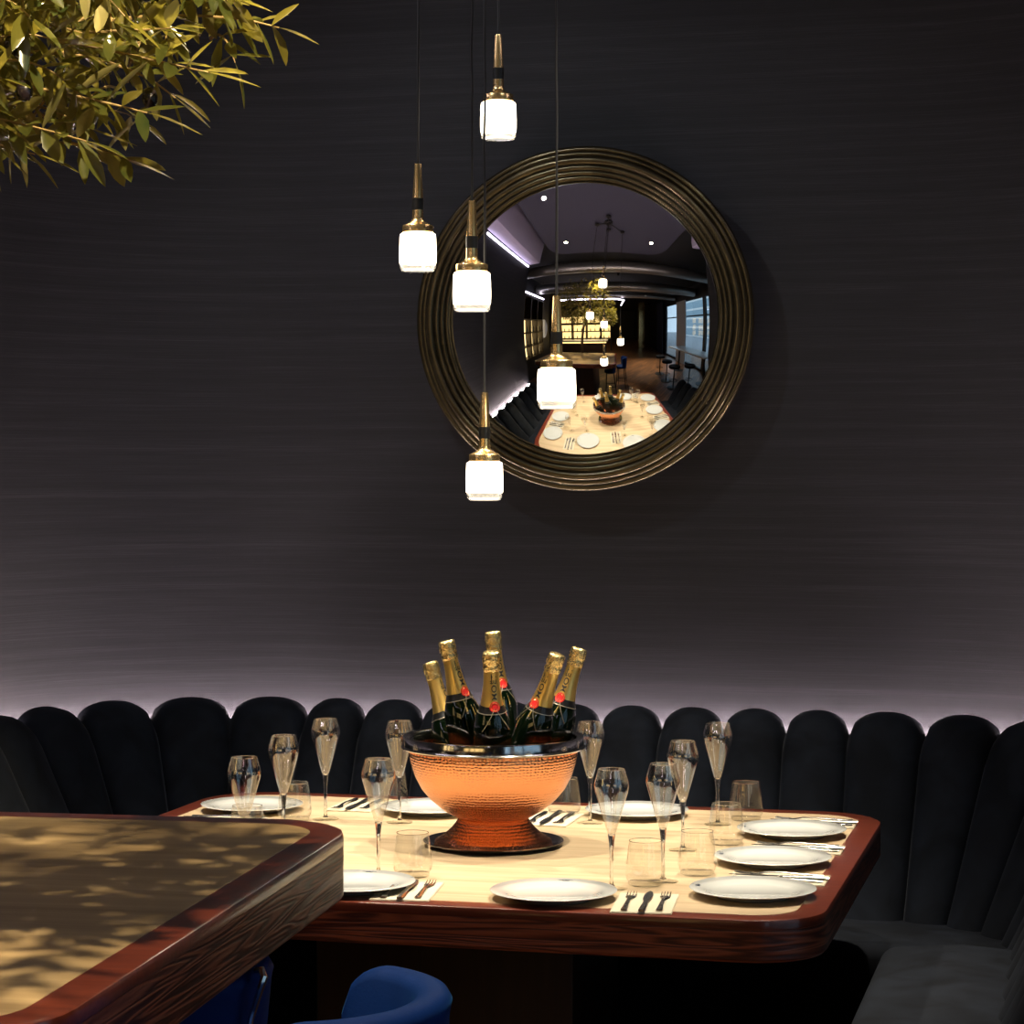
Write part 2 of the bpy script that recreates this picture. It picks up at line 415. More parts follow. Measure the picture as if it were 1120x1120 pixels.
# ------------------------------------------------------------------ dining table
def table_parts(root, x0, x1, y0, y1, z, th, r, bw, ped, inlay='inlay'):
    rin = [max(q-bw, .05) for q in r]
    # inlay panel
    mb = MB(); mb.loops([rr(x0+bw, x1-bw, y0+bw, y1-bw, rin, z-.03), rr(x0+bw, x1-bw, y0+bw, y1-bw, rin, z-.0008, .0), rr(x0+bw, x1-bw, y0+bw, y1-bw, rin, z, .0012)])
    mb.build('inlay_panel', M[inlay], root, angle=30)
    # border frame (flat top ring) and the deep apron below it
    rg = [rr(x0+bw, x1-bw, y0+bw, y1-bw, rin, z-.02), rr(x0+bw, x1-bw, y0+bw, y1-bw, rin, z-.0002), rr(x0, x1, y0, y1, r, z, .005), rr(x0, x1, y0, y1, r, z-.0015, .0015), rr(x0, x1, y0, y1, r, z-.006), rr(x0, x1, y0, y1, r, z-.02), rr(x0+bw, x1-bw, y0+bw, y1-bw, rin, z-.02)]
    MB().loops(rg, False, False).build('border', M['border'], root, angle=30)
    rg = [rr(x0, x1, y0, y1, r, z-.0205, .0), rr(x0, x1, y0, y1, r, z-th+.006), rr(x0, x1, y0, y1, r, z-th, .006), rr(x0, x1, y0, y1, r, z-th, .06), rr(x0, x1, y0, y1, r, z-.0205, .06)]
    MB().loops(rg + [rg[0]], False, False).build('apron', M['apron'], root, angle=30)
    MB().loops([rr(x0, x1, y0, y1, r, z-.05, .055), rr(x0, x1, y0, y1, r, z-.031, .055)]).build('under_panel', M['pedestal'], root, angle=30)
    for p in ped:
        MB().box(*p, .01).build('pedestal', M['pedestal'], root)
TX, TY = -1.4375, 5.375
dt = empty('dining_table', (TX, TY, 0))
tag(dt, 'rounded square dining table with pale top and red mahogany edge, set for dinner', 'table')
table_parts(dt, -.8975, .8975, -.745, .745, .75, .085, [.15, .17, .19, .15], .056, [(-.3, .3, -.25, .25, 0, .70)])
nt = empty('bar_table', (-1.16, 3.66, 0), math.radians(4.4))
tag(nt, 'high bar table with dappled pale top and thick dark wood edge in the left foreground', 'table')
table_parts(nt, -2.4, 0, -1.47, 0, 1.07, .105, [.14, .15, .15, .15], .052, [(-2.3, -.62, -1.3, -.14, 0, 1.02)], 'inlay_shaded')

# ------------------------------------------------------------------ mirror
def mirror():
    root = empty('round_mirror', (-1.47, 6.86, 2.063))
    tag(root, 'large round convex mirror in a ridged dark bronze frame on the wall', 'mirror')
    # rings of revolution about the wall normal (-y)
    R = Matrix.Rotation(PI/2, 4, 'X')      # local z -> -y
    prof = [(.470, .0), (.484, .03), (.488, .085)]
    ridge = [(.4905, .010, .118), (.4760, .008, .126), (.4575, .013, .132), (.4370, .009, .130), (.4220, .008, .126), (.4080, .0075, .121)]
    def bead(r, w, h): return [(r + w*math.cos(a), h - w*.2 + w*.9*math.sin(a)) for a in [PI*k/7 for k in range(8)]]
    pr = [(.470, .0), (.482, .012), (.486, .05), (.4975, .09)]
    for r, w, h in ridge: pr += bead(r, w, h)
    pr += [(.398, .115), (.392, .105), (.392, .06), (.40, .0)]
    MB().lathe(pr + [pr[0]], 128, R).build('frame', M['frame'], root, angle=28)
    g = []
    Rs = .870; zc = -(7.518-6.86)
    a1 = math.asin(.3965/Rs)
    for k in range(33):
        a = a1*k/32
        g.append((Rs*math.sin(a), zc + Rs*math.cos(a)))
    me = MB().lathe(g, 160, R).build('mirror_glass', M['mirror'], root, angle=180)
    return root
mirror()

# ------------------------------------------------------------------ pendants
def pendant(top):
    root = empty('pendant_lamp')
    n = 40
    sh = [(0, .043), (.036, .043), (.0415, .040), (.0425, .034), (.0437, 0), (.0437, -.015), (.0430, -.0295), (.041, -.030), (0, -.030)]
    MB().lathe(sh, n).build('shade', M['lamp'], root, angle=50)
    cl = [(.0429, -.0301), (.0420, -.0405), (.0385, -.0478), (.030, -.0490), (0, -.0495)]
    MB().lathe(cl, n).build('shade_base', M['clear'], root, angle=60)
    MB().lathe([(0, -.0415), (.030, -.0415), (.037, -.0440), (.030, -.0470), (0, -.0470)], n).build('light_foot', M['lamp_base'], root, angle=60)
    cap = [(.0, .0432), (.035, .0432), (.0365, .0445), (.0365, .0590), (.0355, .0605), (.026, .0640), (.0175, .0690), (.0140, .0740), (.0132, .080), (.0128, .0975), (0, .0975)]
    MB().lathe(cap, n).build('cap', M['brass'], root, angle=45)
    MB().lathe([(0, .0975), (.0136, .0975), (.0136, .1245), (0, .1245)], n).build('collar', M['black_metal'], root, angle=45)
    MB().lathe([(0, .1245), (.0126, .1245), (.0084, .2035), (.0076, .2060), (0, .2060)], n).build('stem', M['brass'], root, angle=45)
    rnd = random.Random(int(top*1000))
    h = top
    pts = [(0, 0, .205)]
    for k in range(1, 15):
        z = .205 + (h-.205)*k/14
        amp = .0022*math.sin(PI*k/14)
        pts.append((rnd.uniform(-1, 1)*amp, rnd.uniform(-1, 1)*amp, z))
    pts[-1] = (0, 0, h)
    MB().tube(pts, .0029, 6).build('cord', M['black_rubber'], root)
    return root
PEND = [((-1.425, 5.579, 2.476), 'topmost glowing pendant lamp, hanging above the upper left of the mirror frame'),
        ((-1.574, 5.394, 2.145), 'leftmost glowing pendant lamp, hanging on the wall side clear of the mirror'),
        ((-1.408, 5.267, 2.040), 'glowing pendant lamp overlapping the left rim of the mirror frame'),
        ((-1.197, 5.216, 1.815), 'glowing pendant lamp hanging in front of the mirror glass'),
        ((-1.415, 5.408, 1.605), 'lowest glowing pendant lamp, at the lower left of the mirror frame')]
for p, lb_ in PEND:
    o = pendant(3.40 - p[2] + .06); o.location = p; tag(o, lb_, 'lamp', 'pendant lamps over the dining table')
cn = empty('ceiling_canopy', (-1.42, 5.41, 3.5))
tag(cn, 'black ceiling canopy with small discs holding the pendant cords', 'canopy')
MB().lathe([(0, 0), (.06, 0), (.06, -.03), (.05, -.035), (0, -.035)], 32).build('canopy_disc', M['black_metal'], cn)
for p, _ in PEND:
    dx, dy = p[0]+1.42, p[1]-5.41
    MB().lathe([(0, -.04), (.035, -.04), (.035, -.055), (0, -.06)], 20, Matrix.Translation((dx, dy, 0))).build('cord_disc', M['black_metal'], cn)
    if math.hypot(dx, dy) > .06:
        MB().tube([(0, 0, -.02), (dx, dy, -.048)], .006, 6).build('canopy_arm', M['black_metal'], cn)

# ------------------------------------------------------------------ champagne bowl, tray, bottles
BX, BY = -1.390, 5.394
tr = tag(MB().lathe([(0, .0), (.10, .0), (.150, .003), (.1635, .0095), (.165, .0115), (.1625, .0125), (.149, .0065), (.10, .004), (0, .004)], 72).build('serving_tray', M['steel'], angle=60),
         'round steel tray under the copper champagne bowl', 'tray')
tr.location = (BX, BY, .7505)
bw = empty('champagne_bowl', (BX, BY, .7552)); tag(bw, 'hammered copper champagne bowl on a foot, filled with gold topped bottles', 'bowl')
MB().lathe([(0, 0), (.1365, 0), (.138, .003), (.136, .008), (.118, .018), (.100, .034), (.088, .048), (.0815, .060), (.078, .062), (0, .062)], 72).build('foot', M['copper'], bw, angle=50)
outer = [(.070, .058), (.090, .063), (.114, .076), (.148, .104), (.168, .128), (.183, .156), (.1925, .186), (.1965, .203), (.1972, .209), (.1945, .228)]
inner = [(.191, .228), (.190, .190), (.165, .132), (.110, .082), (.05, .070), (0, .070)]
MB().lathe([(0, .058)] + outer + inner, 96).build('bowl_body', M['copper'], bw, angle=50)
MB().lathe([(.1945, .222), (.2045, .222), (.2145, .2235), (.2165, .2260), (.2150, .2285), (.2120, .2300), (.2120, .2490), (.2110, .2515), (.2080, .2525), (.1985, .2500), (.1945, .245), (.1945, .222)], 96).build('rim_band', M['steel'], bw, angle=45)
bd = MB()
for k in range(84):
    a = 2*PI*k/84
    bd.lathe([(0, -.0030), (.0028, -.0010), (.0028, .0010), (0, .0030)], 6, Matrix.Translation((.1962*math.cos(a), .1962*math.sin(a), .2165)))
bd.build('bead_row', M['copper'], bw, angle=180)
BP = [(0, .0), (.036, .0), (.042, .004), (.044, .012), (.044, .118), (.0432, .132), (.0405, .148), (.036, .162), (.0305, .174), (.0262, .184), (.0228, .200), (.0200, .220), (.0178, .240), (.0168, .258), (.0168, .300), (0, .300)]
def br(z):
    for (r0, z0), (r1, z1) in zip(BP[1:], BP[2:]):
        if z0 <= z <= z1 and z1 > z0: return r0 + (r1-r0)*(z-z0)/(z1-z0)
    return .0168
def wrap(a, z, off): r = br(z) + off; return (r*math.sin(a), -r*math.cos(a), z)
def text_mesh(body):
    cu = bpy.data.curves.new('txt', 'FONT'); cu.body = body; cu.size = 1; cu.align_x = 'LEFT'; cu.offset = .012; cu.resolution_u = 4
    ob = bpy.data.objects.new('txt', cu); COL.objects.link(ob)
    dg = bpy.context.evaluated_depsgraph_get(); dg.update()
    me = bpy.data.meshes.new_from_object(ob.evaluated_get(dg))
    vs = [tuple(v.co) for v in me.vertices]; fs = [tuple(p.vertices) for p in me.polygons]
    bpy.data.objects.remove(ob); bpy.data.curves.remove(cu); bpy.data.meshes.remove(me)
    return vs, fs
def serif_word():
    """MOET with serifs and the two dots, in letter units (height 1), as flat polygons"""
    vs, fs = text_mesh('MO\u00cbT')
    mb = MB(); mb.add(vs, fs)
    xs = [v[0] for v in vs]; return vs, fs, min(xs), max(xs)
def bottle_proto():
    root = empty('champagne_bottle')
    MB().lathe(BP, 40).build('bottle_glass', M['bottle'], root, angle=60)
    fo = [(br(z)+.0009, z) for z in [.186, .193, .2, .21, .22, .23, .24, .25, .262, .272]]
    MB().lathe([(br(.186), .186)] + fo + [(.0165, .272)], 40).build('neck_foil', M['foil'], root, angle=60)
    rnd = random.Random(3)
    vs = []; fs = []; n = 36
    cp = [(.0180, .266), (.0198, .272), (.0190, .277), (.0186, .281), (.0196, .285), (.0202, .292), (.0202, .300), (.0196, .306), (.0175, .3095), (.010, .311)]
    for r, z in cp:
        for k in range(n):
            a = 2*PI*k/n
            q = r + (.0007*math.sin(a*9 + z*900) + rnd.uniform(-.0004, .0004)) * (1 if z < .3 else .4)
            vs.append((q*math.cos(a), q*math.sin(a), z + (rnd.uniform(-.003, .002) if z < .27 else 0)))
    for i in range(len(cp)-1):
        for k in range(n): fs.append((i*n+k, i*n+(k+1)%n, (i+1)*n+(k+1)%n, (i+1)*n+k))
    fs.append(tuple(range((len(cp)-1)*n, len(cp)*n)))
    MB().add(vs, fs).build('cork_foil', M['capfoil'], root, angle=60)
    zs = [.171, .173, .178, .183, .186]
    MB().lathe([(br(.171), .171)] + [(br(z)+.0010, z) for z in zs] + [(br(.186), .186)], 40).build('neck_band', M['blacklabel'], root, angle=60)
    MB().lathe([(br(.1695), .1695), (br(.1695)+.0014, .1695), (br(.171)+.0014, .171), (br(.171), .171)], 40).build('band_edge', M['ribbon'], root, angle=60)
    # ribbon tails crossing below the seal
    for sg in (-1, 1):
        p = []
        for k in range(9):
            t = k/8; p.append(wrap(sg*(.05 + .75*t), .184 - .052*t, .0016))
        MB().tube(p, .0010, 5).build('ribbon_tail', M['ribbon'], root)
    # seal
    def disc(zc, rad, off, th, n=24):
        top = []; bot = []
        for k in range(n):
            a = 2*PI*k/n; z = zc + rad*math.sin(a); r = br(zc)
            top.append(wrap(rad*math.cos(a)/r, z, off+th)); bot.append(wrap(rad*math.cos(a)/r, z, off))
        c = wrap(0, zc, off+th)
        vs = bot + top + [c]; fs = []
        for k in range(n):
            k2 = (k+1) % n; fs.append((k, k2, n+k2, n+k)); fs.append((n+k, n+k2, 2*n))
        return MB().add(vs, fs)
    se = disc(.187, .0115, .0012, .0010).build('seal', M['seal'], root, angle=40)
    rp = [wrap(.0085*math.cos(2*PI*k/20)/br(.187), .187+.0085*math.sin(2*PI*k/20), .0024) for k in range(21)]
    MB().tube(rp, .0005, 4).build('seal_ring', M['foil'], se)
    vs, fs, x0, x1 = serif_word()
    L0, L1 = .2015, .262; h = .0115
    out = []
    for x, y, _ in vs:
        z = L0 + (x-x0)/(x1-x0)*(L1-L0); v = (y-.36)*h/.72*1.0
        out.append(wrap(-v/br(z), z, .0013))
    MB().add(out, fs).build('foil_lettering', M['print'], root, angle=0, recalc=False)
    return root
bp = bottle_proto()
BOT = [((-1.572, 5.490, 1.167), (-1.487, 5.457, .905), 1.0, 'gold necked champagne bottle at the left end of the bowl, lowest one'),
       ((-1.494, 5.355, 1.230), (-1.427, 5.376, .915), .75, 'gold necked champagne bottle second from left, leaning slightly left'),
       ((-1.419, 5.500, 1.243), (-1.391, 5.497, .925), .55, 'gold necked champagne bottle at the back of the bowl, tallest one'),
       ((-1.357, 5.245, 1.216), (-1.366, 5.300, .915), .25, 'gold necked champagne bottle at the front centre of the bowl'),
       ((-1.228, 5.362, 1.204), (-1.331, 5.386, .905), -.65, 'gold necked champagne bottle at front right, leaning strongly right'),
       ((-1.204, 5.492, 1.208), (-1.294, 5.467, .905), -.40, 'gold necked champagne bottle at the right end of the bowl, behind its neighbour')]
CAMV = Vector((0, 0, 1.65))
for i, (tp, bs, spin, lb_) in enumerate(BOT):
    o = bp if i == 0 else dup(bp)
    z = (Vector(tp) - Vector(bs)).normalized(); loc = Vector(tp) - z*.311
    front = (CAMV - loc); front -= z*front.dot(z); front.normalize()
    front = Matrix.Rotation(spin, 3, z) @ front
    y = -front; x = y.cross(z)
    R = Matrix((x, y, z)).transposed().to_4x4()
    o.rotation_euler = R.to_euler(); o.location = loc
    tag(o, lb_, 'bottle', 'champagne bottles in the copper bowl')

# ------------------------------------------------------------------ plates, glasses, napkins, cutlery
def plate_proto():
    root = empty('dinner_plate')
    pr = [(0, .004), (.070, .004), (.074, 0), (.079, 0), (.082, .004), (.100, .011), (.1295, .0165), (.1312, .0180), (.1300, .0192), (.101, .0150), (.088, .0105), (.080, .0075), (0, .0072)]
    MB().lathe(pr, 80).build('plate_body', M['porcelain'], root, angle=60)
    mb = MB()
    for dx in (-.0035, .0035):
        mb.tube([(dx+.0048*math.cos(2*PI*k/16), .116+.0048*math.sin(2*PI*k/16), .0175) for k in range(17)], .0008, 4)
    mb.box(-.016, -.0095, .1155, .1165, .0171, .0179); mb.box(.0095, .016, .1155, .1165, .0171, .0179)
    mb.build('rim_emblem', M['emblem'], root)
    return root
pp = plate_proto()
PL = [((-.730, 5.705), PI/2, 'white dinner plate on the right side, farthest of three by the back corner'),
      ((-.720, 5.295), PI/2, 'white dinner plate in the middle of the three on the right side'),
      ((-.706, 4.890), PI/2, 'white dinner plate on the right side, nearest the front corner of the table'),
      ((-1.100, 4.765), 0, 'white dinner plate at the front edge of the table, in front of the copper bowl'),
      ((-2.130, 5.775), -PI/2, 'white dinner plate at the far left corner of the dining table'),
      ((-1.671, 5.850), PI, 'white dinner plate at the back, half hidden behind the left of the bowl'),
      ((-1.151, 5.925), PI, 'white dinner plate at the back edge, right of the bowl'),
      ((-1.532, 4.765), 0, 'white dinner plate at the front edge, half hidden by the bar table corner'),
      ((-2.120, 5.385), -PI/2, 'white dinner plate on the left side, seen in the mirror behind the bar table')]
for i, (p, rz, lb_) in enumerate(PL):
    o = pp if i == 0 else dup(pp)
    o.location = (p[0], p[1], .7503); o.rotation_euler = (0, 0, rz); tag(o, lb_, 'plate', 'dinner plates laid on the dining table')
def flute_proto():
    root = empty('champagne_flute')
    bp_ = [(.0052, .098), (.0068, .106), (.0105, .120), (.0165, .142), (.0235, .166), (.0305, .190), (.0350, .205), (.0368, .214), (.0368, .2195), (.0352, .2275), (.0315, .2400), (.0285, .2515)]
    MB().lathe([(0, .1135), (.0086, .1165)] + bp_[3:], 40).build('bowl', M['glass'], root, angle=60)
    MB().lathe([(0, .1115), (.0082, .1140), (.0075, .1100), (.0058, .098), (.0042, .080), (.0036, .045), (.0037, .018), (.0048, .009), (.0075, .0062), (0, .0062)], 20).build('stem', M['solid_glass'], root, angle=60)
    MB().lathe([(0, 0), (.0325, 0), (.0335, .0012), (.0325, .0022), (.018, .0036), (.0075, .0060), (0, .0060)], 36).build('foot', M['glass_disc'], root, angle=60)
    MB().tube([(.0285*math.cos(2*PI*k/36), .0285*math.sin(2*PI*k/36), .2515) for k in range(37)], .0006, 5).build('rim', M['solid_glass'], root)
    return root
fp = flute_proto()
FL = [((-1.825, 4.900), 'leftmost champagne flute, foot hidden behind the bar table corner'),
      ((-1.879, 5.310), 'champagne flute second from left, standing in front of the far left plate'),
      ((-1.897, 5.674), 'champagne flute third from left, at the back left of the table'),
      ((-1.532, 4.944), 'champagne flute standing alone left of the bowl, beside the front left tumbler'),
      ((-1.702, 5.670), 'champagne flute mostly hidden behind the left rim of the bowl'),
      ((-1.240, 5.775), 'champagne flute at the back, just beyond the right rim of the bowl'),
      ((-1.006, 4.900), 'champagne flute behind the front plate, nearest right of the bowl'),
      ((-.9165, 5.010), 'champagne flute in front of the right hand pair, beside the near right tumbler'),
      ((-.946, 5.426), 'champagne flute behind the near right one, left of the middle right plate'),
      ((-.929, 5.828), 'rightmost champagne flute, at the back near the far right tumbler')]
for i, (p, lb_) in enumerate(FL):
    o = fp if i == 0 else dup(fp)
    o.location = (p[0], p[1], .7503); o.rotation_euler = (0, 0, i*.7); tag(o, lb_, 'glass', 'champagne flutes on the dining table')
def tumbler_proto():
    root = empty('water_tumbler')
    MB().lathe([(.0350, .0055), (.0395, .012), (.0425, .020), (.0425, .026), (.0405, .050), (.0370, .078), (.0345, .0945)], 40).build('glass_wall', M['tumbler'], root, angle=60)
    MB().lathe([(0, 0), (.033, 0), (.0362, .0020), (.0375, .0050), (.0350, .0080), (0, .0070)], 40).build('glass_base', M['glass_disc'], root, angle=60)
    MB().tube([(.0345*math.cos(2*PI*k/36), .0345*math.sin(2*PI*k/36), .0945) for k in range(37)], .0007, 5).build('rim', M['solid_glass'], root)
    return root
tp_ = tumbler_proto()
TU = [((-1.967, 5.640), 'water tumbler by the far left plate, between second and third flutes'),
      ((-1.942, 5.235), 'leftmost water tumbler, half hidden behind the bar table edge'),
      ((-1.786, 5.880), 'water tumbler at the back, left of the bowl behind a flute'),
      ((-1.455, 4.945), 'water tumbler left of the bowl, behind the front napkin and forks'),
      ((-1.331, 5.885), 'water tumbler at the back, just right of the bowl'),
      ((-.945, 4.960), 'water tumbler right of the front plate, between the two near flutes'),
      ((-.860, 5.116), 'water tumbler left of the nearest plate on the right side'),
      ((-.862, 5.539), 'water tumbler in the middle of the right side row'),
      ((-.872, 5.920), 'rightmost water tumbler, left of the far right plate')]
for i, (p, lb_) in enumerate(TU):
    o = tp_ if i == 0 else dup(tp_)
    o.location = (p[0], p[1], .7503); tag(o, lb_, 'glass', 'water tumblers on the dining table')
def napkin_proto():
    mb = MB()
    mb.box(-.062, .062, -.105, .105, 0, .0016, .0006, 1); mb.box(-.061, .061, -.104, .105, .0017, .0032, .0006, 1)
    return mb.build('napkin', M['napkin'], angle=30)
def fork_proto():
    mb = MB()
    secs = [(-.095, .0060, .0016, .001), (-.085, .0068, .0018, .001), (-.05, .0048, .0016, .0025), (0, .0030, .0015, .0045), (.03, .0030, .0016, .0035), (.042, .0065, .0012, .001), (.055, .0105, .0010, -.001), (.064, .0108, .0010, .0)]
    rings = []
    for y, w, t, z in secs:
        z += .002; rings.append([(-w, y, z), (-w*.6, y, z-t), (w*.6, y, z-t), (w, y, z), (w*.6, y, z+t), (-w*.6, y, z+t)])
    mb.loops(rings)
    for k in range(4):
        x = -.0090 + .0060*k
        mb.tube([(x, .0625, .002), (x, .080, .0022), (x*1.02, .098, .0052)], [.0014, .0013, .0008], 6)
    return mb.build('fork', M['cutlery'], angle=50)
def knife_proto():
    mb = MB()
    secs = [(-.105, .0062, .0024, .002), (-.095, .0072, .0028, .002), (-.05, .0060, .0028, .002), (-.005, .0045, .0022, .002), (.005, .0060, .0010, .002), (.03, .0085, .0008, .002), (.075, .0090, .0007, .002), (.100, .0060, .0006, .002), (.112, .0015, .0005, .002)]
    rings = []
    for y, w, t, z in secs:
        z += .0012; rings.append([(-w, y, z), (-w*.6, y, z-t), (w*.6, y, z-t), (w, y, z), (w*.6, y, z+t), (-w*.6, y, z+t)])
    mb.loops(rings)
    return mb.build('knife', M['cutlery'], angle=50)
npk, fkp, knp = napkin_proto(), fork_proto(), knife_proto()
# napkin centre, direction of tines, place it belongs to
SET = [((-.905, 4.745), 0.10, 'right of the front plate'), ((-1.412, 4.760), 0.12, 'beside the bar table corner'),
       ((-1.885, 5.915), PI, 'behind the left of the bowl'), ((-1.345, 5.80), PI, 'behind the right of the bowl'),
       ((-.700, 5.900), PI/2, 'at the far right corner of the table'), ((-.690, 5.502), PI/2, 'between the far and middle right plates'), ((-.680, 5.095), PI/2, 'between the middle and near right plates'),
       ((-2.13, 5.580), -PI/2, 'between the two plates on the left side')]
first = True
for (p, rz, where) in SET:
    if first: a, f1, k1 = npk, fkp, knp
    else: a, f1, k1 = npk.copy(), fkp.copy(), knp.copy(); [COL.objects.link(q) for q in (a, f1, k1)]
    f2 = fkp.copy(); COL.objects.link(f2); first = False
    c, s = math.cos(rz), math.sin(rz)
    for o, dx, dy, z, cat, lb_, grp in ((a, 0, 0, .7503, 'napkin', 'folded cream napkin %s' % where, 'napkins under the cutlery'),
                                       (f1, -.034, -.004, .7537, 'fork', 'left fork on the napkin %s' % where, 'forks on the napkins'),
                                       (k1, .002, -.004, .7545, 'knife', 'knife between the forks on the napkin %s' % where, 'knives on the napkins'),
                                       (f2, .036, .002, .7537, 'fork', 'right fork on the napkin %s' % where, 'forks on the napkins')):
        o.location = (p[0] + dx*c - dy*s, p[1] + dx*s + dy*c, z); o.rotation_euler = (0, 0, rz); tag(o, lb_, cat, grp)

# ------------------------------------------------------------------ tub bar stools by the near table
def tub_stool(top, bracket):
    root = empty('bar_stool')
    zt = top; zb = .70
    def ring(a, prof): return [(r*math.cos(a), r*math.sin(a), z) for r, z in prof]
    ro, ri = .192, .146
    prof = [(.130, zb-.02), (.150, zb-.02), (.176, zb+.10), (ro-.004, zt-.025), (ro-.001, zt-.012), (ro-.006, zt-.003), (ro-.016, zt), (ri+.016, zt), (ri+.005, zt-.004), (ri, zt-.014), (ri-.006, zb+.12), (.130, zb+.06)]
    rings = []; A0 = math.radians(-104); A1 = math.radians(66)
    for k in range(41):
        a = A0 + (A1-A0)*k/40
        e = min(1, min(k, 40-k)/5.0); e = math.sqrt(1-(1-e)**2)
        dz = (1-e)*.05
        rings.append(ring(a, [(r, z - dz*max(0, (z-zb)/(zt-zb))) for r, z in prof]))
    MB().loops(rings).build('backrest', M['blue_velvet'], root, angle=50)
    MB().lathe([(0, .68), (.152, .68), (.160, .69), (.162, .735), (.155, .752), (.135, .760), (0, .766)], 48).build('seat', M['blue_velvet'], root, angle=50)
    MB().tube([(.163*math.cos(2*PI*k/40), .163*math.sin(2*PI*k/40), .684) for k in range(41)], .008, 6).build('seat_ring', M['black_metal'], root)
    for sx in (-1, 1):
        for sy in (-1, 1):
            MB().tube([(sx*.100, sy*.100, .68), (sx*.160, sy*.160, 0)], [.014, .011], 8).build('leg', M['black_metal'], root)
    MB().tube([(.138*1.414*math.cos(PI/4+PI/2*k), .138*1.414*math.sin(PI/4+PI/2*k), .25) for k in range(5)], .009, 6).build('footrest', M['black_metal'], root)
    if bracket:
        MB().tube([(.184, -.060, zt-.095), (.192, -.060, zt-.055), (.204, -.056, zt-.015), (.207, -.050, zt-.002), (.200, -.040, zt+.006), (.188, -.030, zt+.003)], [.0045, .0045, .005, .0055, .005, .004], 8).build('back_pull', M['steel'], root)
    return root
s1 = tub_stool(1.025, False); s1.location = (-.933, 2.662, 0); s1.rotation_euler = (0, 0, math.radians(18))
tag(s1, 'royal blue velvet tub bar stool at the bottom, in front of the dining table', 'stool')
s2 = tub_stool(.955, True); s2.location = (-1.307, 3.08, 0)
tag(s2, 'dark blue velvet bar stool tucked under the bar table, with shiny metal pull', 'stool')

